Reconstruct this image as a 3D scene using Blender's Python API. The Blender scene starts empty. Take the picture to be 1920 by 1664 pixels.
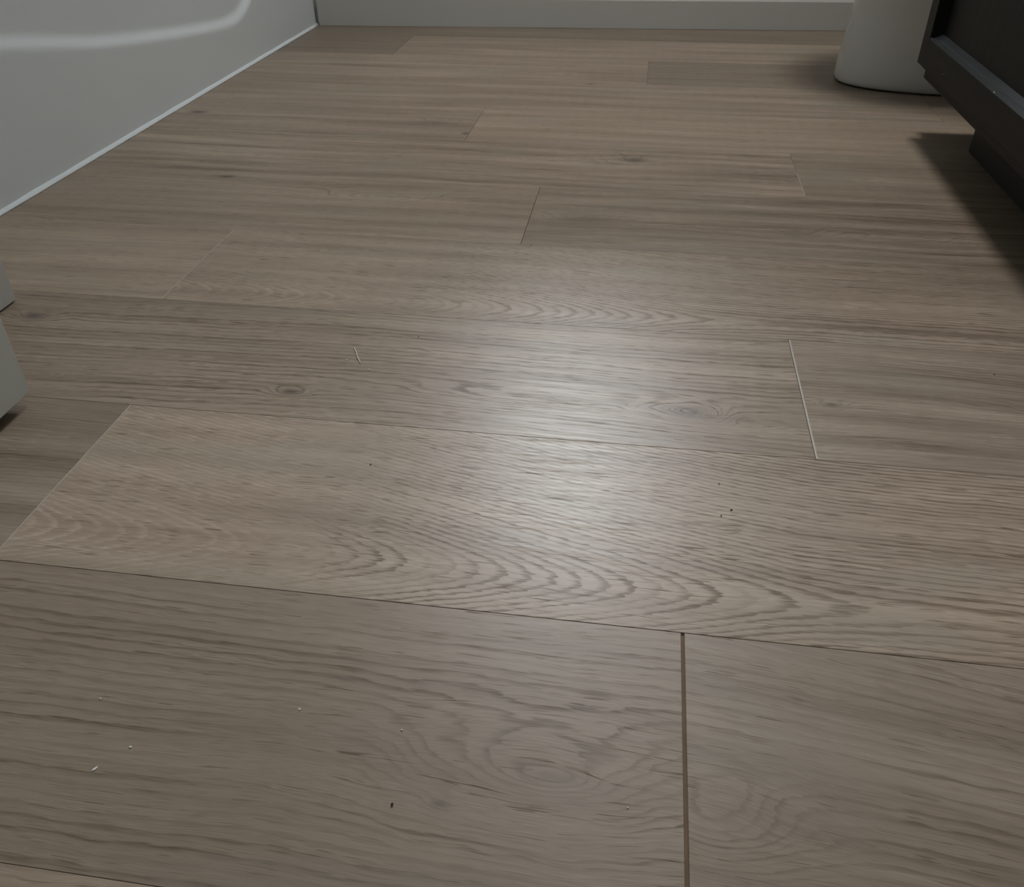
import bpy, bmesh, math, random
from mathutils import Matrix, Vector

random.seed(4)
SC = bpy.context.scene
COL = SC.collection

# ------------------------------------------------------------------ camera
F_PX = 1600.0
CAM = Vector((0.0172, -0.1631, 0.3804))
PITCH, YAW, ROLL = 0.63314, 0.15040, -0.00778
cp, sp, cy, sy, cr, sr = (math.cos(PITCH), math.sin(PITCH), math.cos(YAW),
                          math.sin(YAW), math.cos(ROLL), math.sin(ROLL))
fwd = Vector((-sy*cp, cy*cp, -sp))
rgt = Vector((cy, sy, 0))
up = rgt.cross(fwd)
R_ = cr*rgt + sr*up
U_ = -sr*rgt + cr*up
cam_data = bpy.data.cameras.new('camera')
cam_data.sensor_width = 36.0
cam_data.sensor_fit = 'HORIZONTAL'
cam_data.lens = F_PX/1920*36.0
cam_data.clip_start = 0.01
cam = bpy.data.objects.new('camera', cam_data)
COL.objects.link(cam)
cam.matrix_world = Matrix(((R_.x, U_.x, -fwd.x, CAM.x), (R_.y, U_.y, -fwd.y, CAM.y),
                           (R_.z, U_.z, -fwd.z, CAM.z), (0, 0, 0, 1)))
SC.camera = cam

# ------------------------------------------------------------------ light
world = bpy.data.worlds.new('overcast_sky')
SC.world = world
world.use_nodes = True
world.node_tree.nodes['Background'].inputs['Color'].default_value = (0.80, 0.90, 1.0, 1)
world.node_tree.nodes['Background'].inputs['Strength'].default_value = 1.5
world.cycles.sampling_method = 'NONE'     # the sky is only seen through one small window

FILL_POWER = 66.0                       # watts of the added ceiling fill light
WIN = (-0.37, 0.11, 0.98, 1.66)          # window opening in the back wall: x0 x1 z0 z1
win_light = bpy.data.lights.new('window_daylight', 'AREA')
win_light.shape = 'RECTANGLE'
win_light.size = WIN[1]-WIN[0]-0.06
win_light.size_y = WIN[3]-WIN[2]-0.06
win_light.energy = 42.0
win_light.color = (0.95, 0.98, 1.0)
wl = bpy.data.objects.new('window_daylight', win_light)
COL.objects.link(wl)
wl.location = ((WIN[0]+WIN[1])/2, 2.07, (WIN[2]+WIN[3])/2)
wl.rotation_euler = (math.radians(-90), 0, math.radians(3))

vs = SC.view_settings
vs.view_transform = 'Standard'
vs.look = 'None'
vs.gamma = 1.0
vs.use_curve_mapping = False
vs.exposure = 0.15
SC.cycles.use_light_tree = False
SC.cycles.sample_clamp_indirect = 1.0
SC.cycles.max_bounces = 5
SC.cycles.diffuse_bounces = 4
SC.cycles.glossy_bounces = 2
SC.cycles.transmission_bounces = 2
SC.cycles.caustics_reflective = False
SC.cycles.caustics_refractive = False

# ------------------------------------------------------------------ materials
def srgb(r, g, b):
    f = lambda c: c/12.92 if c <= 0.04045 else ((c+0.055)/1.055)**2.4
    return (f(r/255), f(g/255), f(b/255), 1)

class NT:
    """small helper for building node trees"""
    def __init__(self, mat):
        mat.use_nodes = True
        self.t = mat.node_tree
        self.t.nodes.clear()
    def n(self, kind, **kw):
        nd = self.t.nodes.new(kind)
        for k, v in kw.items():
            setattr(nd, k, v)
        return nd
    def set(self, sock, v):
        if isinstance(v, bpy.types.NodeSocket):
            self.t.links.new(v, sock)
        else:
            sock.default_value = v
    def m(self, op, a, b=0.0, c=0.0, clamp=False):
        nd = self.n('ShaderNodeMath', operation=op, use_clamp=clamp)
        self.set(nd.inputs[0], a)
        self.set(nd.inputs[1], b)
        self.set(nd.inputs[2], c)
        return nd.outputs[0]
    def xyz(self, x, y, z=0.0):
        nd = self.n('ShaderNodeCombineXYZ')
        for i, v in enumerate((x, y, z)):
            self.set(nd.inputs[i], v)
        return nd.outputs[0]
    def noise(self, vec, scale=1.0, detail=2.0, rough=0.5):
        nd = self.n('ShaderNodeTexNoise')
        self.set(nd.inputs['Vector'], vec)
        nd.inputs['Scale'].default_value = scale
        nd.inputs['Detail'].default_value = detail
        nd.inputs['Roughness'].default_value = rough
        return nd.outputs['Fac']
    def noise2(self, x, y, scale=1.0, detail=2.0, rough=0.5):
        nd = self.n('ShaderNodeTexNoise', noise_dimensions='2D')
        self.set(nd.inputs['Vector'], self.xyz(x, y))
        nd.inputs['Scale'].default_value = scale
        nd.inputs['Detail'].default_value = detail
        nd.inputs['Roughness'].default_value = rough
        return nd.outputs['Fac']
    def ramp(self, v, a, b, smooth=True):
        nd = self.n('ShaderNodeMapRange', clamp=True)
        nd.interpolation_type = 'SMOOTHSTEP' if smooth else 'LINEAR'
        self.set(nd.inputs['Value'], v)
        nd.inputs['From Min'].default_value = a
        nd.inputs['From Max'].default_value = b
        return nd.outputs['Result']
    def mix(self, f, a, b, blend='MIX'):
        nd = self.n('ShaderNodeMix', data_type='RGBA', blend_type=blend)
        self.set(nd.inputs['Factor'], f)
        self.set(nd.inputs['A'], a) if False else None
        ia = [s for s in nd.inputs if s.name == 'A' and s.type == 'RGBA'][0]
        ib = [s for s in nd.inputs if s.name == 'B' and s.type == 'RGBA'][0]
        self.set(ia, a)
        self.set(ib, b)
        return [s for s in nd.outputs if s.type == 'RGBA'][0]
    def finish(self, color, rough, height=None, dist=0.001, strength=1.0, spec=0.5, normal=None, coat=0.0):
        b = self.n('ShaderNodeBsdfPrincipled')
        self.set(b.inputs['Base Color'], color)
        self.set(b.inputs['Roughness'], rough)
        self.set(b.inputs['Specular IOR Level'], spec)
        if coat:
            b.inputs['Coat Weight'].default_value = coat
            b.inputs['Coat Roughness'].default_value = 0.2
        if height is not None:
            bp = self.n('ShaderNodeBump')
            bp.inputs['Distance'].default_value = dist
            bp.inputs['Strength'].default_value = strength
            self.set(bp.inputs['Height'], height)
            self.t.links.new(bp.outputs[0], b.inputs['Normal'])
        o = self.n('ShaderNodeOutputMaterial')
        self.t.links.new(b.outputs[0], o.inputs[0])

def plain(name, color, rough, spec=0.5, var=0.04, nscale=6.0, bump=0.0, bscale=200.0):
    mt = bpy.data.materials.new(name)
    N = NT(mt)
    tc = N.n('ShaderNodeTexCoord').outputs['Object']
    f = N.noise(tc, nscale, 1)
    dark = tuple(c*(1-var) for c in color[:3])+(1,)
    lite = tuple(min(1, c*(1+var)) for c in color[:3])+(1,)
    c = N.mix(f, dark, lite)
    h = N.noise(tc, bscale, 2) if bump else None
    N.finish(c, rough, h, bump, 1.0, spec)
    return mt

M_WALL = plain('wall_paint', (0.66, 0.66, 0.63, 1), 0.7, 0.3, 0.03, 5)
M_CEIL = plain('ceiling_paint', (0.78, 0.78, 0.76, 1), 0.8, 0.2)
M_TRIM = plain('trim_paint', (0.55, 0.555, 0.53, 1), 0.42, 0.4, 0.03, 8)
M_DOOR = plain('door_paint', (0.52, 0.54, 0.50, 1), 0.45, 0.4, 0.03, 12)
M_ACRYL = plain('tub_acrylic', (0.82, 0.885, 0.935, 1), 0.25, 0.5, 0.02, 5)
M_CAULK = plain('white_caulk', (0.84, 0.92, 0.97, 1), 0.3, 0.5, 0.02, 40)
M_CERAM = plain('toilet_ceramic', (0.68, 0.69, 0.67, 1), 0.14, 0.5, 0.03, 5)
M_UNDER = plain('brown_core', (0.17, 0.115, 0.075, 1), 0.8, 0.2, 0.25, 60)
M_CHIP = plain('pale_chip_and_lit_edge', (0.46, 0.43, 0.385, 1), 0.5, 0.4, 0.15, 300)  # pale chips; also carries the light on a chipped plank bevel
M_LIT_EDGE = plain('lit_plank_edge', (0.50, 0.45, 0.385, 1), 0.5, 0.4, 0.3, 200)  # pale tone stands in for light caught by plank bevels
M_METAL = plain('brushed_nickel', (0.45, 0.44, 0.42, 1), 0.3)
M_STONE = plain('white_counter', (0.7, 0.7, 0.68, 1), 0.25, 0.5, 0.06, 20)
M_FLECK = plain('white_fleck', (0.80, 0.80, 0.77, 1), 0.6, 0.3, 0.05, 500)
M_SPECK = plain('dark_speck', (0.03, 0.022, 0.016, 1), 0.8, 0.2, 0.3, 900)
M_GAP = plain('shadow_line_dark', (0.05, 0.05, 0.045, 1), 0.8, 0.2)  # dark colour for the shadow line below the toilet

def vanity_wood(name, axis):
    mt = bpy.data.materials.new(name)
    N = NT(mt)
    sx = N.n('ShaderNodeSeparateXYZ')
    tc = N.n('ShaderNodeTexCoord').outputs['Object']
    N.set(sx.inputs[0], tc)
    x, y, z = sx.outputs
    if axis == 'z':
        v = N.xyz(N.m('MULTIPLY', x, 120), N.m('MULTIPLY', y, 120), N.m('MULTIPLY', z, 7))
    else:
        v = N.xyz(N.m('MULTIPLY', x, 120), N.m('MULTIPLY', y, 7), N.m('MULTIPLY', z, 120))
    f = N.noise(v, 1.0, 4, 0.6)
    c = N.mix(N.ramp(f, 0.3, 0.75), (0.0045, 0.0050, 0.0038, 1), (0.013, 0.0135, 0.0105, 1))
    N.finish(c, 0.5, f, 0.0004, 0.6, 0.22)
    return mt
M_VANZ = vanity_wood('dark_stained_oak_upright', 'z')
M_VANY = vanity_wood('dark_stained_oak_level', 'y')
M_BEAD = plain('ledge_window_sheen', (0.036, 0.040, 0.045, 1), 0.35, 0.5, 0.45, 120)  # window sheen on the ledge, put into its lighter grey
M_PLINTH = plain('black_plinth', (0.012, 0.012, 0.010, 1), 0.5)

def glass_mat():
    mt = bpy.data.materials.new('window_glass')
    N = NT(mt)
    tr = N.n('ShaderNodeBsdfTransparent')
    gl = N.n('ShaderNodeBsdfGlossy')
    gl.inputs['Roughness'].default_value = 0.02
    fr = N.n('ShaderNodeFresnel')
    mx = N.n('ShaderNodeMixShader')
    N.t.links.new(fr.outputs[0], mx.inputs[0])
    N.t.links.new(tr.outputs[0], mx.inputs[1])
    N.t.links.new(gl.outputs[0], mx.inputs[2])
    o = N.n('ShaderNodeOutputMaterial')
    N.t.links.new(mx.outputs[0], o.inputs[0])
    return mt
M_GLASS = glass_mat()

def plank_mat(name, seed, tone=1.0, warm=0.0, ring=None, freq=260.0, rcon=0.5, knots=(), skew=0.0,
              wave=0.016, streak=0.5, pore=0.6, flip=None, umax=None, eps=0.018, pat=(0.20, 0.55)):
    """oak-look plank; coordinates are metres from the plank's centre (u along, v across).
    ring = (v0, c1): arches whose tips sit on v0, up to umax; None gives straight grain.
    knots = (u, v, su, sv, amp, dark): swellings of the growth rings with a dark heart."""
    mt = bpy.data.materials.new(name)
    N = NT(mt)
    m = N.m
    tc = N.n('ShaderNodeTexCoord').outputs['Object']
    s = N.n('ShaderNodeSeparateXYZ')
    N.set(s.inputs[0], tc)
    u, v0_, z = s.outputs
    # slow wander of the grain across the plank
    w1 = N.noise2(m('MULTIPLY_ADD', u, 3.2, (seed*3.7)*7.7), m('MULTIPLY', v0_, 7.0), 1.0, 0.0)
    w2 = N.noise2(m('MULTIPLY_ADD', u, 16.0, (seed*5.1+9)*7.7), m('MULTIPLY', v0_, 30.0), 1.0, 1.0)
    v = m('ADD', v0_, m('MULTIPLY', m('SUBTRACT', w1, 0.5), wave))
    v = m('ADD', v, m('MULTIPLY', m('SUBTRACT', w2, 0.5), 0.0035))
    if skew:
        v = m('ADD', v, m('MULTIPLY', u, skew))
    if ring:
        a = m('SUBTRACT', v, ring[0])
        ue = m('SMOOTH_MIN', u, umax, 0.12) if umax is not None else u
        F = m('ADD', m('SQRT', m('ADD', m('MULTIPLY', a, a), eps*eps)), m('MULTIPLY_ADD', ue, ring[1], 1.0))
    else:
        F = m('ADD', v, 0.5)
    heart = None
    vg = v
    if knots:
        wob = N.noise2(m('MULTIPLY_ADD', u, 22.0, (seed)*7.7), m('MULTIPLY', v0_, 45.0), 1.0, 1.0)
    for (ku, kv, su, sv, amp, dark) in knots:
        du = m('DIVIDE', m('SUBTRACT', u, ku), su)
        dv = m('DIVIDE', m('SUBTRACT', v0_, kv), sv)
        d2 = m('ADD', m('MULTIPLY', du, du), m('MULTIPLY', dv, dv))
        d2 = m('MULTIPLY', d2, m('MULTIPLY_ADD', wob, 0.9, 0.55))
        e = m('EXPONENT', m('MULTIPLY', d2, -1.0))
        F = m('ADD', F, m('MULTIPLY', e, amp))
        # fibres part around the knot
        vg = m('ADD', vg, m('MULTIPLY', m('MULTIPLY', e, dv), sv*-0.55))
        if dark:
            h = m('MULTIPLY', m('EXPONENT', m('MULTIPLY', d2, -4.0)), dark)
            heart = h if heart is None else m('MAXIMUM', heart, h)
    # growth rings
    jit = N.noise2(m('MULTIPLY_ADD', u, 45.0, (seed+31)*7.7), m('MULTIPLY', vg, 420.0), 1.0, 1.0)
    ph = m('ADD', m('MULTIPLY', F, freq), m('MULTIPLY', m('SUBTRACT', jit, 0.5), 0.5))
    fr = m('FRACT', ph)
    late = m('MULTIPLY', N.ramp(fr, 0.42, 0.86), m('SUBTRACT', 1.0, N.ramp(fr, 0.88, 1.0)))
    ringid = m('FLOOR', ph)
    wn = N.n('ShaderNodeTexWhiteNoise', noise_dimensions='2D')
    N.set(wn.inputs['Vector'], N.xyz(ringid, seed))
    late = m('MULTIPLY', late, m('MULTIPLY_ADD', wn.outputs['Value'], 0.8, 0.25))
    patch = N.noise2(m('MULTIPLY_ADD', u, 7.0, (seed+77)*7.7), m('MULTIPLY', v0_, 18.0), 1.0, 1.0)
    late = m('MULTIPLY', late, N.ramp(patch, *pat))
    # fibre streaks at three widths, and short dark pores
    s1 = N.noise2(m('MULTIPLY_ADD', u, 2.2, (seed+1.3)*7.7), m('MULTIPLY', vg, 48.0), 1.0, 2.0, 0.55)
    s2 = N.noise2(m('MULTIPLY_ADD', u, 10.0, (seed+2.3)*7.7), m('MULTIPLY', vg, 330.0), 1.0, 1.0, 0.6)
    s3 = N.noise2(m('MULTIPLY_ADD', u, 44.0, (seed+3.3)*7.7), m('MULTIPLY', vg, 1650.0), 1.0, 1.0, 0.6)
    pr = N.ramp(s3, 0.54, 0.66)
    pgate = N.ramp(s2, 0.34, 0.78)
    dash = m('MULTIPLY', m('MULTIPLY', late, N.ramp(s3, 0.40, 0.60)), 1.15*rcon)   # pores line up along the rings
    if flip:
        dash = m('MULTIPLY', dash, N.ramp(u, flip[0], flip[1]))
    pores = m('MAXIMUM', m('MULTIPLY', pr, pgate), m('MULTIPLY', dash, 0.75))
    val = m('MULTIPLY', m('SUBTRACT', s1, 0.5), 1.55*streak)
    val = m('ADD', val, m('MULTIPLY', m('SUBTRACT', s2, 0.5), 1.25*streak))
    val = m('ADD', val, m('MULTIPLY', m('SUBTRACT', s3, 0.5), 0.62))
    val = m('ADD', val, m('MULTIPLY', m('SUBTRACT', patch, 0.5), 0.22))
    lt = m('MULTIPLY', late, 0.30*rcon)
    if flip:
        lt = m('MULTIPLY', lt, m('MULTIPLY_ADD', N.ramp(u, flip[0], flip[1]), 1.9, -0.9))
    val = m('SUBTRACT', val, lt)
    val = m('SUBTRACT', val, m('MULTIPLY', pores, 1.0*pore))
    val = m('ADD', val, 0.60, clamp=True)
    cr_ = N.n('ShaderNodeValToRGB')
    el = cr_.color_ramp.elements
    def tint(c):
        return (c[0]*tone*(1.005+warm), c[1]*tone*0.985, c[2]*tone*(0.955-warm), 1)
    el[0].position, el[0].color = 0.05, tint((0.150, 0.112, 0.080))
    el[1].position, el[1].color = 0.95, tint((0.420, 0.352, 0.285))
    e3 = el.new(0.55)
    e3.color = tint((0.300, 0.240, 0.188))
    N.set(cr_.inputs[0], val)
    col = cr_.outputs[0]
    # slight grey-green wash some boards carry
    wash = N.noise2(m('MULTIPLY_ADD', u, 5.0, (seed+55)*7.7), m('MULTIPLY', v0_, 16.0), 1.0, 1.0)
    col = N.mix(m('MULTIPLY', N.ramp(wash, 0.55, 0.78), 0.35), col, tint((0.27, 0.245, 0.205)))
    if heart is not None:
        col = N.mix(m('MINIMUM', heart, 0.85), col, (0.075, 0.062, 0.052, 1))
    # the open pores are dull, the raised wood between them has the sheen
    spec = m('MULTIPLY_ADD', pores, -0.33, 0.40)
    rough = m('MULTIPLY_ADD', s2, 0.14, 0.34)
    N.finish(col, rough, spec=spec)
    return mt

# ------------------------------------------------------------------ mesh helpers
def link(name, me, mat, parent=None, loc=(0, 0, 0)):
    if mat is not None and not me.materials:
        me.materials.append(mat)
    o = bpy.data.objects.new(name, me)
    COL.objects.link(o)
    o.location = loc
    if parent is not None:
        o.parent = parent
    return o

def from_bm(name, bm, mat, parent=None, loc=(0, 0, 0), smooth=False):
    bmesh.ops.recalc_face_normals(bm, faces=bm.faces[:])
    me = bpy.data.meshes.new(name)
    bm.to_mesh(me)
    bm.free()
    if smooth:
        for p in me.polygons:
            p.use_smooth = True
    return link(name, me, mat, parent, loc)

def add_box(bm, x0, x1, y0, y1, z0, z1, bev=0.0, seg=1):
    r = bmesh.ops.create_cube(bm, size=1.0)
    for vv in r['verts']:
        vv.co = Vector(((x0+x1)/2+vv.co.x*(x1-x0), (y0+y1)/2+vv.co.y*(y1-y0), (z0+z1)/2+vv.co.z*(z1-z0)))
    if bev:
        eds = list({e for vv in r['verts'] for e in vv.link_edges})
        bmesh.ops.bevel(bm, geom=eds, offset=bev, segments=seg, affect='EDGES')

def box(name, x0, x1, y0, y1, z0, z1, mat, parent=None, bev=0.0, seg=1, loc=(0, 0, 0)):
    bm = bmesh.new()
    add_box(bm, x0, x1, y0, y1, z0, z1, bev, seg)
    return from_bm(name, bm, mat, parent, loc)

def empty(name, loc=(0, 0, 0)):
    o = bpy.data.objects.new(name, None)
    COL.objects.link(o)
    o.location = loc
    o.empty_display_size = 0.1
    return o

def tag(o, label, cat=None, group=None, kind=None):
    o['label'] = label
    if cat:
        o['category'] = cat
    if group:
        o['group'] = group
    if kind:
        o['kind'] = kind
    return o

def struct(o, label, cat):
    return tag(o, label, cat, kind='structure')

# ------------------------------------------------------------------ the room
X_TUB, X_RIGHT, X_LEFT = -0.7362, 1.02, -1.55
Y_FRONT, CEIL = -0.46, 2.40
def wall_y(x):                       # the back wall runs a little out of square
    return 1.941 + 0.060*max(x, X_TUB)
ANG_BACK = math.atan(0.060)

def back_pt(x, z, off=0.0):
    return (x, wall_y(x)+off, z)

# back wall with its window opening, as four slabs in one mesh
bm = bmesh.new()
def slab(bm, x0, x1, z0, z1, o0, o1):
    vs_ = []
    for off in (o0, o1):
        for (x, z) in ((x0, z0), (x1, z0), (x1, z1), (x0, z1)):
            vs_.append(bm.verts.new(back_pt(x, z, off)))
    for f in ((0, 1, 2, 3), (7, 6, 5, 4), (0, 4, 5, 1), (1, 5, 6, 2), (2, 6, 7, 3), (3, 7, 4, 0)):
        bm.faces.new([vs_[i] for i in f])
slab(bm, X_LEFT, X_TUB, -0.02, CEIL, 0, 0.12)
slab(bm, X_TUB, WIN[0], -0.02, CEIL, 0, 0.12)
slab(bm, WIN[1], X_RIGHT, -0.02, CEIL, 0, 0.12)
slab(bm, WIN[0], WIN[1], -0.02, WIN[2], 0, 0.12)
slab(bm, WIN[0], WIN[1], WIN[3], CEIL, 0, 0.12)
struct(from_bm('wall_back', bm, M_WALL), 'pale grey painted wall at the far end of the room', 'wall')

struct(box('wall_left', X_LEFT-0.1, X_LEFT, Y_FRONT, 2.1, -0.02, CEIL, M_WALL), 'pale painted wall behind the bathtub', 'wall')
struct(box('wall_right', X_RIGHT, X_RIGHT+0.1, Y_FRONT-1.6, 2.15, -0.02, CEIL, M_WALL), 'pale painted wall behind the vanity and toilet', 'wall')
bm = bmesh.new()                    # entry wall with the doorway the photo is taken from
add_box(bm, X_LEFT-0.1, -0.52, Y_FRONT-0.11, Y_FRONT, -0.02, CEIL)
add_box(bm, 0.30, X_RIGHT, Y_FRONT-0.11, Y_FRONT, -0.02, CEIL)
add_box(bm, -0.52, 0.30, Y_FRONT-0.11, Y_FRONT, 2.05, CEIL)
struct(from_bm('wall_front', bm, M_WALL), 'painted entry wall with an open doorway', 'wall')
struct(box('ceiling', X_LEFT-0.1, X_RIGHT+0.1, Y_FRONT-1.6, 2.15, CEIL, CEIL+0.08, M_CEIL), 'plain white ceiling', 'ceiling')
bm = bmesh.new()                    # the dim hall behind the doorway
add_box(bm, -1.30, -1.20, Y_FRONT-1.6, Y_FRONT-0.11, -0.02, CEIL)
add_box(bm, -1.30, X_RIGHT+0.1, Y_FRONT-1.7, Y_FRONT-1.6, -0.02, CEIL)
struct(from_bm('wall_hall', bm, M_WALL), 'pale painted walls of the hall outside the doorway', 'wall')
bm = bmesh.new()
add_box(bm, X_LEFT-0.1, -0.593, 0.395, 0.509, 0.0, CEIL)
struct(from_bm('wall_alcove', bm, M_WALL), 'short wall end closing the bathtub alcove', 'wall')
bm = bmesh.new()
add_box(bm, -0.593, -0.577, 0.385, 0.519, 0.0005, 0.085, 0.002, 2)
add_box(bm, -0.70, -0.593, 0.509, 0.519, 0.0005, 0.085, 0.002, 2)
struct(from_bm('baseboard_alcove', bm, M_TRIM), 'grey baseboard wrapping the wall end behind the open door', 'baseboard')

# baseboard along the back wall, with an eased top edge
bm = bmesh.new()
prof = [(0.0, 0.0005), (-0.013, 0.0005), (-0.013, 0.056), (-0.010, 0.062), (-0.006, 0.064), (-0.005, 0.0675), (-0.002, 0.069), (0.0, 0.069)]
xa, xb = X_TUB+0.006, X_RIGHT
ra = [bm.verts.new(back_pt(xa, z, o)) for o, z in prof]
rb = [bm.verts.new(back_pt(xb, z, o)) for o, z in prof]
for i in range(len(prof)):
    j = (i+1) % len(prof)
    bm.faces.new((ra[i], ra[j], rb[j], rb[i]))
bm.faces.new(ra)
bm.faces.new(rb[::-1])
struct(from_bm('baseboard_back', bm, M_TRIM), 'low grey-white baseboard along the far wall', 'baseboard')

# window: frame, mullion, sash rail, pane, sill
win = empty('window_1', ((WIN[0]+WIN[1])/2, wall_y((WIN[0]+WIN[1])/2), WIN[2]))
struct(win, 'white framed window in the far wall above the floor', 'window')
def win_part(name, x0, x1, z0, z1, o0, o1, mat):
    bm = bmesh.new()
    slab(bm, x0, x1, z0, z1, o0, o1)
    for vv in bm.verts:
        vv.co -= win.location
    return from_bm(name, bm, mat, win)
t_ = 0.022
win_part('window_jamb', WIN[0], WIN[0]+t_, WIN[2], WIN[3], 0.03, 0.09, M_TRIM)
win_part('window_jamb', WIN[1]-t_, WIN[1], WIN[2], WIN[3], 0.03, 0.09, M_TRIM)
win_part('window_rail', WIN[0]+t_, WIN[1]-t_, WIN[2], WIN[2]+t_, 0.03, 0.09, M_TRIM)
win_part('window_rail', WIN[0]+t_, WIN[1]-t_, WIN[3]-t_, WIN[3], 0.03, 0.09, M_TRIM)
win_part('pane', WIN[0]+t_, WIN[1]-t_, WIN[2]+t_, WIN[3]-t_, 0.058, 0.062, M_GLASS)
win_part('window_sill', WIN[0]-0.04, WIN[1]+0.04, WIN[2]-0.025, WIN[2], -0.035, 0.03, M_TRIM)


# ------------------------------------------------------------------ added ceiling fill light (above the frame)
def emit_mat(name, color, strength):
    mt = bpy.data.materials.new(name)
    N = NT(mt)
    e = N.n('ShaderNodeEmission')
    e.inputs[0].default_value = color
    e.inputs[1].default_value = strength
    o = N.n('ShaderNodeOutputMaterial')
    N.t.links.new(e.outputs[0], o.inputs[0])
    return mt
FILL = empty('ceiling_fill_light', (0.14, 1.38, CEIL))  # unseen lamp, added for overhead fill and falloff towards the camera
tag(FILL, 'added round white fill light set in the ceiling', 'lamp')
def lathe(name, prof, mat, parent, seg=20):
    bm = bmesh.new()
    rs = [[bm.verts.new((r*math.cos(2*math.pi*k/seg), r*math.sin(2*math.pi*k/seg), z)) for k in range(seg)] for r, z in prof]
    for a_, b_ in zip(rs[:-1], rs[1:]):
        for i in range(seg):
            j = (i+1) % seg
            bm.faces.new((a_[i], a_[j], b_[j], b_[i]))
    bm.faces.new(rs[0]); bm.faces.new(rs[-1][::-1])
    return from_bm(name, bm, mat, parent, smooth=True)
lathe('trim_ring', [(0.11, -0.0005), (0.11, -0.004), (0.095, -0.008), (0.085, -0.006), (0.080, -0.0005)], M_TRIM, FILL)
lathe('lens', [(0.078, -0.0006), (0.075, -0.003), (0.03, -0.005)], emit_mat('fill_lens', (1.0, 0.98, 0.95, 1), 2.0), FILL)
sl = bpy.data.lights.new('fill_beam', 'SPOT')  # soft cone added so the near floor gets less light
sl.energy = FILL_POWER
sl.color = (1.0, 0.98, 0.95)
sl.spot_size = math.radians(80)
sl.spot_blend = 1.0
sl.shadow_soft_size = 0.22
slo = bpy.data.objects.new('fill_beam', sl)
COL.objects.link(slo)
slo.parent = FILL
slo.location = (0, 0, -0.23)

# ------------------------------------------------------------------ floor of separate planks
W = 0.18
fl = box('floor', X_LEFT-0.1, X_RIGHT+0.1, Y_FRONT-1.6, 2.15, -0.05, -0.0012, M_UNDER)
struct(fl, 'brown oak-look plank floor', 'floor')

def plank(x0, x1, y0, y1, mat, dz=0.0, gl=0.0002, gr=0.0002, bev=0.0002, side=0.00008):
    """one plank: flat top, tiny eased edges on all four sides; gl, gr = half gaps at the ends"""
    cx, cy_ = (x0+x1)/2, (y0+y1)/2
    g = side
    hx0, hx1 = x0+gl-cx, x1-gr-cx
    hy0, hy1 = y0+g-cy_, y1-g-cy_
    bm = bmesh.new()
    b = 0.00018
    lo = [bm.verts.new((x, y, -0.0012)) for x, y in ((hx0, hy0), (hx1, hy0), (hx1, hy1), (hx0, hy1))]
    mi = [bm.verts.new((x, y, dz-bev)) for x, y in ((hx0, hy0), (hx1, hy0), (hx1, hy1), (hx0, hy1))]
    hi = [bm.verts.new((x, y, dz)) for x, y in ((hx0+b, hy0+b), (hx1-b, hy0+b), (hx1-b, hy1-b), (hx0+b, hy1-b))]
    bm.faces.new(lo[::-1])
    bm.faces.new(hi)
    for r0, r1 in ((lo, mi), (mi, hi)):
        for i in range(4):
            j = (i+1) % 4
            bm.faces.new((r0[i], r0[j], r1[j], r1[i]))
    return from_bm('plank', bm, mat, fl, (cx, cy_, 0))

XL, XLB, XR = -0.745, -1.10, X_RIGHT     # planks stop under the tub edge, further left in front of the alcove
def K(x0, x1, row, lst):
    cx, cy_ = (x0+x1)/2, (row+0.5)*W
    return [(k[0]-cx, k[1]-cy_)+tuple(k[2:]) for k in lst]
def RG(x0, x1, row, yv0, c1):
    return (yv0-(row+0.5)*W, c1)

def P(row, x0, x1, seed, tone=1.0, knots=(), ring=None, gl=0.0002, gr=0.0002, dz=0.0, **kw):
    for q_ in ('umax',):
        if q_ in kw:
            kw[q_] -= (x0+x1)/2
    if 'flip' in kw:
        kw['flip'] = tuple(f_-(x0+x1)/2 for f_ in kw['flip'])
    mt = plank_mat('oak_plank_%d' % seed, seed*1.37+0.5, tone,
                   ring=RG(x0, x1, row, *ring) if ring else None,
                   knots=K(x0, x1, row, knots), **kw)
    return plank(x0, x1, row*W, (row+1)*W, mt, dz, gl, gr, side={0: 0.00018, 1: 0.00018, 2: 0.00016}.get(row, 0.00006))

# rows behind the camera, then outwards
P(-3, -0.75, 0.47, 1, 0.97)
P(-2, XLB, 0.12, 2, 1.0); P(-2, 0.12, XR, 3, 0.96)
P(-1, XLB, -0.60, 4, 1.0); P(-1, -0.60, 0.62, 5, 1.10); P(-1, 0.62, XR, 6, 1.0)
P(0, XLB, 0.064, 7, 0.84, streak=0.24, gr=0.0010, freq=150, rcon=0.72, wave=0.012,
  knots=[(-0.010, 0.076, 0.070, 0.030, 0.045, 0), (-0.0005, 0.078, 0.020, 0.006, 0.01, 0.32), (-0.0523, 0.0562, 0.010, 0.005, 0.010, 0.6)])
P(0, 0.064, XR, 8, 0.84, streak=0.36, gl=0.0010, freq=150, rcon=0.6, wave=0.03, skew=0.10,
  knots=[(0.075, 0.065, 0.040, 0.026, 0.045, 0), (0.36, 0.10, 0.05, 0.02, 0.03, 0.3)])
P(1, XLB, -0.373, 9, 0.84, streak=0.55)
P(1, -0.373, 0.847, 10, 1.10, ring=(0.214, 0.25), umax=0.14, flip=(-0.26, -0.08), pat=(0.05, 0.40), freq=250, rcon=1.0, wave=0.010, streak=0.42, pore=1.0,
  knots=[(0.50, 0.28, 0.05, 0.02, 0.03, 0.3)])
P(1, 0.847, XR, 11, 1.0)
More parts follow.
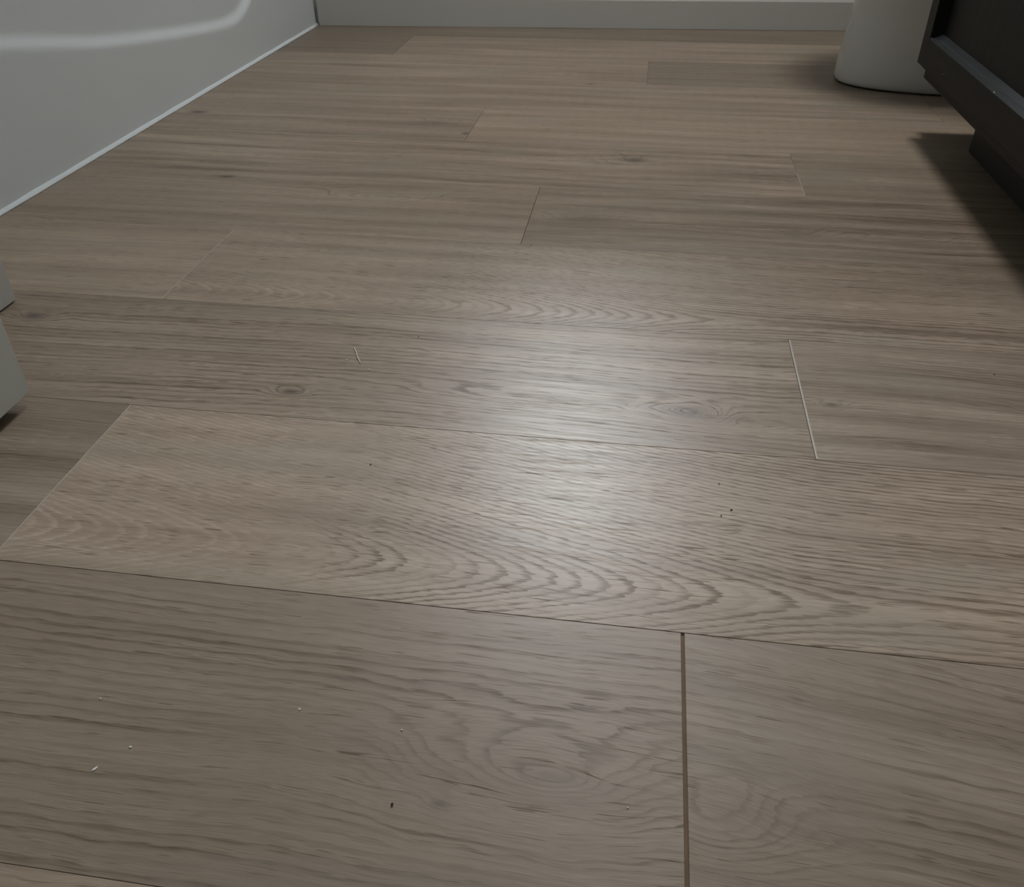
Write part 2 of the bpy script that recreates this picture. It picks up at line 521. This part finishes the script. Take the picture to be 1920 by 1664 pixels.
P(2, XLB, 0.163, 12, 0.97, freq=150, rcon=0.9, wave=0.022, gr=0.0004, pore=1.0,
  knots=[(-0.2516, 0.3957, 0.016, 0.0065, 0.020, 0.9), (0.0714, 0.4086, 0.036, 0.016, 0.040, 0.42),
         (0.076, 0.411, 0.016, 0.007, 0.022, 0.75), (0.115, 0.405, 0.014, 0.006, -0.012, 0.3), (-0.055, 0.412, 0.105, 0.013, 0.026, 0), (-0.5417, 0.4913, 0.022, 0.011, 0.02, 0.9)])
P(2, 0.163, XR, 13, 0.93, freq=220, rcon=0.6, gl=0.0006, wave=0.022, streak=0.65,
  knots=[(0.1853, 0.4357, 0.012, 0.006, 0.014, 0.6), (0.36, 0.45, 0.03, 0.01, 0.02, 0.3)])
P(3, XL, -0.438, 14, 1.19, streak=0.45)
P(3, -0.438, 0.782, 15, 1.08, ring=(0.566, 0.25), umax=0.08, flip=(-0.30, -0.12), pat=(0.05, 0.40), freq=250, rcon=0.9, wave=0.010, streak=0.45, pore=0.9)
P(3, 0.782, XR, 16, 0.9)
P(4, XL, -0.105, 17, 1.03, freq=200, rcon=0.6, gr=0.0004,
  knots=[(-0.521, 0.8885, 0.020, 0.009, 0.014, 1.0), (-0.30, 0.835, 0.085, 0.022, 0.045, 0)])
P(4, -0.105, XR, 18, 0.94, freq=220, rcon=0.7, streak=0.7,
  knots=[(-0.045, 0.80, 0.05, 0.02, 0.03, 0.25), (0.20, 0.79, 0.05, 0.02, 0.03, 0.28), (0.32, 0.78, 0.06, 0.02, 0.03, 0.22)])
P(5, XL, 0.224, 19, 1.03, streak=0.7, rcon=0.6, freq=200, gr=0.0001,
  knots=[(0.0107, 1.0242, 0.030, 0.022, 0.03, 0.75), (-0.03, 1.0, 0.05, 0.02, 0.02, 0.25)])
P(5, 0.224, XR, 20, 0.97, gl=0.0001)
P(6, XL, -0.238, 21, 1.0, streak=0.6,
  knots=[(-0.6939, 1.1761, 0.030, 0.016, 0.012, 0.95), (-0.30, 1.165, 0.05, 0.022, 0.03, 0.35), (-0.243, 1.115, 0.012, 0.010, 0.01, 0.95)])
P(6, -0.238, XR, 22, 1.11, streak=0.35)
P(7, XL, 0.474, 23, 1.0, streak=0.5, knots=[(-0.08, 1.43, 0.02, 0.01, 0.01, 0.5)]); P(7, 0.474, XR, 24, 1.0)
P(8, XL, 0.0195, 25, 1.03, streak=0.6); P(8, 0.0195, XR, 26, 0.77, streak=0.4)
P(9, XL, -0.489, 27, 0.74, streak=0.35); P(9, -0.489, 0.731, 28, 1.0, streak=0.45); P(9, 0.731, XR, 29, 0.95)
P(10, XL, XR, 30, 0.74, streak=0.35)  # low tone carries the shade near the back wall

# chipped bevel's lit line, painted pale, in the end joint right of the long knot
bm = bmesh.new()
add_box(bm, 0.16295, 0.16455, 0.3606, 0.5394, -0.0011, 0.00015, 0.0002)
o = from_bm('chipped_lit_edge', bm, M_CHIP, fl)
o['label'] = 'chipped end edge of a plank, painted pale for caught light'
for (x_, row) in ((-0.373, 1), (-0.438, 3)):  # light on the end bevels, painted as thin pale strips
    box('lit_edge', x_-0.0003, x_+0.0003, row*W+0.0004, (row+1)*W-0.0004, -0.0011, 0.00008, M_LIT_EDGE, fl)
box('lit_edge', 0.2236, 0.2244, 5*W+0.012, 5*W+0.10, -0.0011, 0.00008, M_LIT_EDGE, fl)

# ------------------------------------------------------------------ bathtub
TUB = empty('bathtub', (X_TUB, 1.15, 0))
tag(TUB, 'white bathtub with a curved raised line on its smooth front panel', 'bathtub')
TUB_Y0, TUB_Y1 = 0.5225, wall_y(X_TUB)-0.005
CURVE = [(0.40, 0.262), (0.60, 0.214), (0.72, 0.192), (0.823, 0.1712), (0.922, 0.1525), (1.040, 0.1306), (1.1875, 0.1108), (1.331, 0.0942),
         (1.395, 0.0880), (1.448, 0.0850), (1.482, 0.0870), (1.508, 0.0925), (1.530, 0.1010), (1.549, 0.1120), (1.575, 0.135), (1.605, 0.175), (1.635, 0.23), (1.655, 0.30), (1.660, 0.38), (1.66, 0.60)]
def catmull(pts, n=8):
    out = []
    for i in range(len(pts)-1):
        p0, p1, p2, p3 = pts[max(0, i-1)], pts[i], pts[i+1], pts[min(len(pts)-1, i+2)]
        for k in range(n):
            t = k/n
            out.append(tuple(0.5*((2*p1[d])+(-p0[d]+p2[d])*t+(2*p0[d]-5*p1[d]+4*p2[d]-p3[d])*t*t+(-p0[d]+3*p1[d]-3*p2[d]+p3[d])*t**3) for d in (0, 1)))
    out.append(pts[-1])
    return out
CV = catmull(CURVE, 6)
def sdist(y, z):
    """signed distance to the curve: positive on the inner (upper, nearer) side"""
    best, sgn = 1e9, 1
    for i in range(len(CV)-1):
        ax, az = CV[i]
        bx, bz = CV[i+1]
        dx, dz = bx-ax, bz-az
        L = dx*dx+dz*dz
        t = max(0, min(1, ((y-ax)*dx+(z-az)*dz)/L))
        ex, ez = y-(ax+dx*t), z-(az+dz*t)
        d = ex*ex+ez*ez
        if d < best:
            best = d
            sgn = 1 if dx*ez-dz*ex > 0 else -1
    return sgn*math.sqrt(best)
def apron_x(y, z):
    d = sdist(y, z)
    t = max(0, min(1, (d+0.007)/0.014))
    s_ = t*t*(3-2*t)
    x = -0.0085*s_                        # the panel inside the line lies deeper
    e = TUB_Y1-y                          # rounded far end
    if e < 0.012:
        q = (0.012-e)/0.012
        x -= 0.012*(1-math.sqrt(max(0, 1-q*q)))
    x -= 0.010*z                          # slight batter
    return x
APH = 0.46
ny, nz = 240, 80
bm = bmesh.new()
grid = []
for j in range(nz+1):
    z = 0.0012+(APH-0.0012)*(j/nz)**1.25
    rowv = []
    for i in range(ny+1):
        y = TUB_Y0+(TUB_Y1-TUB_Y0)*(1-(1-i/ny)**1.2)
        rowv.append(bm.verts.new((apron_x(y, z), y-1.15, z)))
    grid.append(rowv)
for j in range(nz):
    for i in range(ny):
        bm.faces.new((grid[j][i], grid[j][i+1], grid[j+1][i+1], grid[j+1][i]))
ap = from_bm('apron', bm, M_ACRYL, TUB, smooth=True)
# far return of the apron into the wall
# rim and basin
bm = bmesh.new()
def rrect(x0, x1, y0, y1, r, z, n=6):
    out = []
    for (cx_, cy2, a0) in ((x1-r, y1-r, 0), (x0+r, y1-r, 90), (x0+r, y0+r, 180), (x1-r, y0+r, 270)):
        for k in range(n+1):
            a = math.radians(a0+90*k/n)
            out.append((cx_+r*math.cos(a), cy2+r*math.sin(a), z))
    return out
tx0, tx1 = -0.785, -0.0005
ty0, ty1 = TUB_Y0-1.15, TUB_Y1-1.15
loops = [rrect(tx0, tx1-0.006, ty0, ty1, 0.004, APH-0.004), rrect(tx0, tx1+0.004, ty0, ty1, 0.004, APH+0.010), rrect(tx0, tx1, ty0, ty1, 0.006, APH+0.03),
         rrect(tx0+0.06, tx1-0.07, ty0+0.07, ty1-0.09, 0.10, APH+0.032), rrect(tx0+0.07, tx1-0.085, ty0+0.085, ty1-0.105, 0.10, APH+0.015),
         rrect(tx0+0.10, tx1-0.12, ty0+0.16, ty1-0.15, 0.12, 0.16), rrect(tx0+0.15, tx1-0.17, ty0+0.24, ty1-0.22, 0.10, 0.11)]
vl = [[bm.verts.new(p) for p in lp] for lp in loops]
for a_, b_ in zip(vl[:-1], vl[1:]):
    for i in range(len(a_)):
        j = (i+1) % len(a_)
        bm.faces.new((a_[i], a_[j], b_[j], b_[i]))
bm.faces.new(vl[-1])
from_bm('basin', bm, M_ACRYL, TUB, smooth=True)
# the white bead of caulk where the tub meets the floor
bm = bmesh.new()
prof = [(-0.004, 0.0002), (0.0046, 0.0002), (0.0040, 0.0014), (0.0026, 0.0030), (0.0010, 0.0046), (-0.001, 0.0056), (-0.004, 0.0056)]
rings = []
for i in range(41):
    y = TUB_Y0+(TUB_Y1-0.002-TUB_Y0)*i/40 - 1.15
    w = 1+0.05*math.sin(i*1.7)+0.04*math.sin(i*4.1)
    rings.append([bm.verts.new((px*w if px > 0 else px, y, pz*(w if pz > 0.001 else 1))) for px, pz in prof])
for a_, b_ in zip(rings[:-1], rings[1:]):
    for i in range(len(prof)):
        j = (i+1) % len(prof)
        bm.faces.new((a_[i], a_[j], b_[j], b_[i]))
bm.faces.new(rings[0]); bm.faces.new(rings[-1][::-1])
o = from_bm('caulk_bead', bm, M_CAULK, TUB, smooth=True)
o['label'] = 'bright white caulk line along the floor'

# ------------------------------------------------------------------ toilet
TO = empty('toilet', (0.70, 1.512, 0))
tag(TO, 'white ceramic toilet with a smooth skirted base behind the dark vanity', 'toilet')
def foot(front, back, hw, z, n=40, p=2.35, nose=0.24):
    """outline with a rounded nose towards -x and a squared back"""
    out = []
    xc = front+nose
    for k in range(n+1):
        a = math.pi/2 + math.pi*k/n
        c_, s_ = math.cos(a), math.sin(a)
        x = xc + nose*math.copysign(abs(c_)**(2/p), c_)
        y = hw*math.copysign(abs(s_)**(2/p), s_)
        out.append((x-0.70, y, z))
    for k in range(1, 5):
        out.append((xc+(back-xc)*k/5-0.70, -hw, z))
    for k in range(5):
        a = -math.pi/2 + math.pi/2*k/4
        out.append((back-0.03+0.03*math.cos(a)-0.70, -hw+0.03+0.03*math.sin(a), z))
    for k in range(5):
        a = math.pi/2*k/4
        out.append((back-0.03+0.03*math.cos(a)-0.70, hw-0.03+0.03*math.sin(a), z))
    for k in range(4, 0, -1):
        out.append((xc+(back-xc)*k/5-0.70, hw, z))
    return out
def loft(loops, cap0=True, cap1=True):
    bm = bmesh.new()
    vl = [[bm.verts.new(p) for p in lp] for lp in loops]
    for a_, b_ in zip(vl[:-1], vl[1:]):
        for i in range(len(a_)):
            j = (i+1) % len(a_)
            bm.faces.new((a_[i], a_[j], b_[j], b_[i]))
    if cap0:
        bm.faces.new(vl[0][::-1])
    if cap1:
        bm.faces.new(vl[-1])
    return bm
lp = []
for (z, fr_, hw_) in ((0.0022, 0.3535, 0.097), (0.0030, 0.3500, 0.1005), (0.006, 0.3478, 0.1030), (0.012, 0.3470, 0.1040), (0.03, 0.3480, 0.1035), (0.10, 0.3555, 0.1015), (0.17, 0.3600, 0.1010),
                      (0.23, 0.345, 0.112), (0.29, 0.305, 0.142), (0.34, 0.275, 0.168), (0.375, 0.262, 0.178), (0.385, 0.262, 0.178)):
    lp.append(foot(fr_, 0.94, hw_, z))
from_bm('pedestal', loft(lp), M_CERAM, TO, smooth=True)
lp = [foot(0.3575, 0.93, 0.094, 0.0003), foot(0.3575, 0.93, 0.094, 0.0024)]
o = from_bm('base_shadow_line', loft(lp), M_GAP, TO)  # inset foot coloured dark as the shadow line under the toilet
o['label'] = 'thin painted shadow line under the base'
lp = [foot(0.258, 0.80, 0.180, 0.386), foot(0.252, 0.80, 0.184, 0.392), foot(0.252, 0.80, 0.184, 0.404), foot(0.258, 0.80, 0.180, 0.408)]
from_bm('seat', loft(lp), M_CERAM, TO, smooth=False)
lp = [foot(0.258, 0.80, 0.180, 0.4085), foot(0.254, 0.80, 0.183, 0.416), foot(0.262, 0.79, 0.176, 0.424), foot(0.32, 0.76, 0.13, 0.428)]
from_bm('lid', loft(lp), M_CERAM, TO, smooth=True)
box('tank', 0.815-0.70, 1.005-0.70, -0.20, 0.20, 0.386, 0.74, M_CERAM, TO, 0.02, 3)
tl = box('tank_lid', 0.805-0.70, 1.01-0.70, -0.21, 0.21, 0.741, 0.775, M_CERAM, TO, 0.01, 2)
box('flush_button', 0.88-0.70, 0.93-0.70, -0.03, 0.03, 0.7755, 0.783, M_METAL, TO, 0.003, 2)

# ------------------------------------------------------------------ vanity cabinet
VX, VY0, VY1 = 0.391, 0.44, 1.186         # front face of the door, near and far door edges
VA = empty('vanity_cabinet', (0.70, 0.83, 0))
tag(VA, 'near-black stained wooden vanity cabinet on a recessed base', 'cabinet')
def vbox(name, x0, x1, y0, y1, z0, z1, mat, parent=VA, bev=0.0, seg=1):
    ox, oy = 0.70, 0.83
    return box(name, x0-ox, x1-ox, y0-oy, y1-oy, z0, z1, mat, parent, bev, seg)
vbox('body', 0.4115, X_RIGHT-0.004, 0.425, 1.210, 0.0745, 0.80, M_VANZ, VA, 0.0015)
vbox('plinth', 0.4709, X_RIGHT-0.02, 0.46, 1.1185, 0.0004, 0.0740, M_PLINTH)
ct = vbox('countertop', 0.375, X_RIGHT-0.003, 0.41, 1.225, 0.801, 0.835, M_STONE, VA, 0.004, 2)
DZ0, DZ1 = 0.1005, 0.77
ST, RL = 0.031, 0.0355
door = vbox('door', VX+0.016, 0.4110, VY0+0.002, VY1-0.002, DZ0+0.002, DZ1-0.002, M_VANZ)
door['label'] = 'dark framed cabinet front'
vbox('rail', VX, VX+0.0195, VY0+ST, VY1-ST, DZ0, DZ0+RL, M_VANY, door, 0.0003)
vbox('rail', VX, VX+0.0195, VY0+ST, VY1-ST, DZ1-0.06, DZ1, M_VANY, door, 0.0010, 2)
vbox('stile', VX, VX+0.0195, VY1-ST, VY1, DZ0, DZ1, M_VANZ, door, 0.0005)
vbox('stile', VX, VX+0.0195, VY0, VY0+ST, DZ0, DZ1, M_VANZ, door, 0.0005)
# sloping stepped bead on top of the bottom rail
bm = bmesh.new()
zr = DZ0+RL
prof = [(VX+0.0004, zr-0.002), (VX+0.0004, zr+0.0002), (VX+0.0065, zr+0.0026), (VX+0.0070, zr+0.0016), (VX+0.0078, zr+0.0030), (VX+0.0150, zr+0.0064), (VX+0.0170, zr+0.0064), (VX+0.0170, zr-0.002)]
r0 = [bm.verts.new((x-0.70, VY0+ST+0.001-0.83, z)) for x, z in prof]
r1 = [bm.verts.new((x-0.70, VY1-ST-0.001-0.83, z)) for x, z in prof]
for i in range(len(prof)):
    j = (i+1) % len(prof)
    bm.faces.new((r0[i], r0[j], r1[j], r1[i]))
bm.faces.new(r0); bm.faces.new(r1[::-1])
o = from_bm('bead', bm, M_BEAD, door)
o['label'] = 'stepped ledge with daylight sheen in its colour'
def chip(x, y, z, r, mat=M_CHIP, e=1.0):
    bm = bmesh.new()
    bmesh.ops.create_icosphere(bm, subdivisions=1, radius=r)
    rr = random.Random(int(y*1e5))
    for vv in bm.verts:
        vv.co *= 0.7+0.6*rr.random()
        vv.co.y *= e
        vv.co.x *= 0.5
    o = from_bm('paint_chip', bm, mat, door, (x-0.70, y-0.83, z))
    o['label'] = 'tiny pale chip in the dark finish'
chip(VX+0.001, 0.874, zr+0.0003, 0.0014, e=2.2)
chip(VX+0.0002, 1.060, DZ0+0.012, 0.0011)
chip(VX+0.0018, VY1-ST-0.001, zr+0.001, 0.0011)
chip(VX+0.0165, 0.86, 0.185, 0.0009)

# ------------------------------------------------------------------ entry door, open against the left side
DX = -0.451
dr = empty('door_1', (DX, Y_FRONT+0.05, 0))
struct(dr, 'pale grey painted door standing open at the left edge', 'door')
oy = Y_FRONT+0.05
bm = bmesh.new()
add_box(bm, -0.035, 0.0, 0.0, 0.352-oy, 0.0105, 2.03, 0.0015, 2)
from_bm('door_slab', bm, M_DOOR, dr)
bm = bmesh.new()
for sx in (1, -1):
    bx = 0.0 if sx > 0 else -0.035
    for (d0, d1, r0_) in ((0.0, 0.006, 0.028), (0.006, 0.040, 0.010), (0.040, 0.062, 0.026)):
        mtx = Matrix.Translation((bx+sx*(d0+d1)/2, 0.352-oy-0.07, 0.95)) @ Matrix.Rotation(math.pi/2, 4, 'Y')
        bmesh.ops.create_cone(bm, cap_ends=True, segments=20, radius1=r0_, radius2=r0_, depth=d1-d0, matrix=mtx)
from_bm('door_handle', bm, M_METAL, dr)
# casing around the doorway behind the camera
bm = bmesh.new()
add_box(bm, -0.585, -0.52, Y_FRONT, Y_FRONT+0.014, 0.0005, 2.11)
add_box(bm, 0.30, 0.365, Y_FRONT, Y_FRONT+0.014, 0.0005, 2.11)
add_box(bm, -0.52, 0.30, Y_FRONT, Y_FRONT+0.014, 2.05, 2.11)
struct(from_bm('trim_1', bm, M_TRIM), 'painted casing around the open doorway', 'trim')

# ------------------------------------------------------------------ crumbs and lint on the boards
def crumb(name, x, y, r, mat, label, e=(1, 1, 0.5), rot=0.0, cat='fleck'):
    bm = bmesh.new()
    bmesh.ops.create_icosphere(bm, subdivisions=1, radius=r*0.7)
    rr = random.Random(int((x+3)*1e4))
    for vv in bm.verts:
        vv.co *= 0.75+0.5*rr.random()
        vv.co = Vector((vv.co.x*e[0], vv.co.y*e[1], vv.co.z*e[2]))
    zmin = min(vv.co.z for vv in bm.verts)
    o = from_bm(name, bm, mat, None, (x, y, -zmin+0.0001))
    o.rotation_euler.z = rot
    tag(o, label, cat)
def gp(px, py):
    d = (px-960)/F_PX*R_ - (py-832)/F_PX*U_ + fwd
    t = -CAM.z/d.z
    return CAM.x+d.x*t, CAM.y+d.y*t
WH = [((692, 694), 0.0010, (1, 1, .5), 0, 'tiny white crumb just below the curled thread'),
      ((650, 675), 0.0008, (1.3, 1, .5), 0, 'faint white crumb just left of the curled thread'),
      ((178, 1443), 0.0011, (1.0, 2.4, .3), -0.6, 'small white paint flake lowest at the bottom left'),
      ((245, 1402), 0.0008, (1.5, .9, .4), 0, 'small white crumb beside the bottom left paint flake'),
      ((562, 1331), 0.0008, (1, 1.3, .4), 0, 'small white crumb left of the large oval grain eye'),
      ((821, 666), 0.0008, (1, 1, .5), 0, 'tiny white crumb on the knotty plank right of the thread'),
      ((1177, 1516), 0.0007, (1, 1, .5), 0, 'tiny pale crumb on the oval grain eye beside the open lower end joint'),
      ((753, 1370), 0.0007, (1.4, .8, .5), 0, 'tiny white crumb just above and left of the oval grain eye'),
      ((189, 1311), 0.0007, (1, 1, .5), 0, 'uppermost of the three white bits at the bottom left')]
for (p, r, e, ro, lb) in WH:
    x, y = gp(*p)
    crumb('white_crumb', x, y, r, M_FLECK, lb, e, ro, 'crumb')
DK = [((695, 872), 0.0009, (1, 1, .5), 0, 'dark speck on the arched-grain plank left of the glare'),
      ((735, 1510), 0.0012, (1, 1, .5), 0, 'dark speck left of the oval grain eye at the bottom'),
      ((1348, 908), 0.0008, (1, 1, .5), 0, 'uppermost of the three dark specks right of the glare'),
      ((1352, 968), 0.0008, (1, 1, .5), 0, 'lowest of the three dark specks right of the glare'),
      ((1371, 957), 0.0009, (2.0, .8, .5), 0.3, 'elongated dark speck beside two round ones right of the glare'),
      ((785, 632), 0.0008, (1, 1, .5), 0, 'dark speck near the top edge of the knotty plank'),
      ((996, 461), 0.0010, (1, 1, .5), 0, 'dark speck just below the brown end joint up the middle'),
      ((1864, 703), 0.0010, (1, 1, .5), 0, 'dark speck at the right edge below the vanity')]
for (p, r, e, ro, lb) in DK:
    x, y = gp(*p)
    crumb('dark_speck', x, y, r, M_SPECK, lb, e, ro, 'speck')
# a short curled thread
cu = bpy.data.curves.new('thread', 'CURVE')
cu.dimensions = '3D'
cu.bevel_depth = 0.00036
cu.bevel_resolution = 2
sp_ = cu.splines.new('NURBS')
pts = [(664, 653), (668, 661), (669, 668), (673, 676), (676, 682)]
sp_.points.add(len(pts)-1)
for q, (p, zz) in enumerate(zip(pts, (0.0005, 0.0010, 0.0014, 0.0009, 0.0005))):
    x, y = gp(*p)
    sp_.points[q].co = (x, y, zz, 1)
sp_.use_endpoint_u = True
sp_.order_u = 3
tmp = bpy.data.objects.new('thread_curve', cu)
COL.objects.link(tmp)
dg = bpy.context.evaluated_depsgraph_get()
me = bpy.data.meshes.new_from_object(tmp.evaluated_get(dg))
bpy.data.objects.remove(tmp)
bpy.data.curves.remove(cu)
me.name = 'lint_thread'
me.materials.clear()
c0 = sum((vv.co for vv in me.vertices), Vector())/len(me.vertices)
c0.z = 0
for vv in me.vertices:
    vv.co -= c0
tag(link('lint_thread', me, M_FLECK, None, c0), 'short pale curled thread lying on the knotty plank', 'thread')
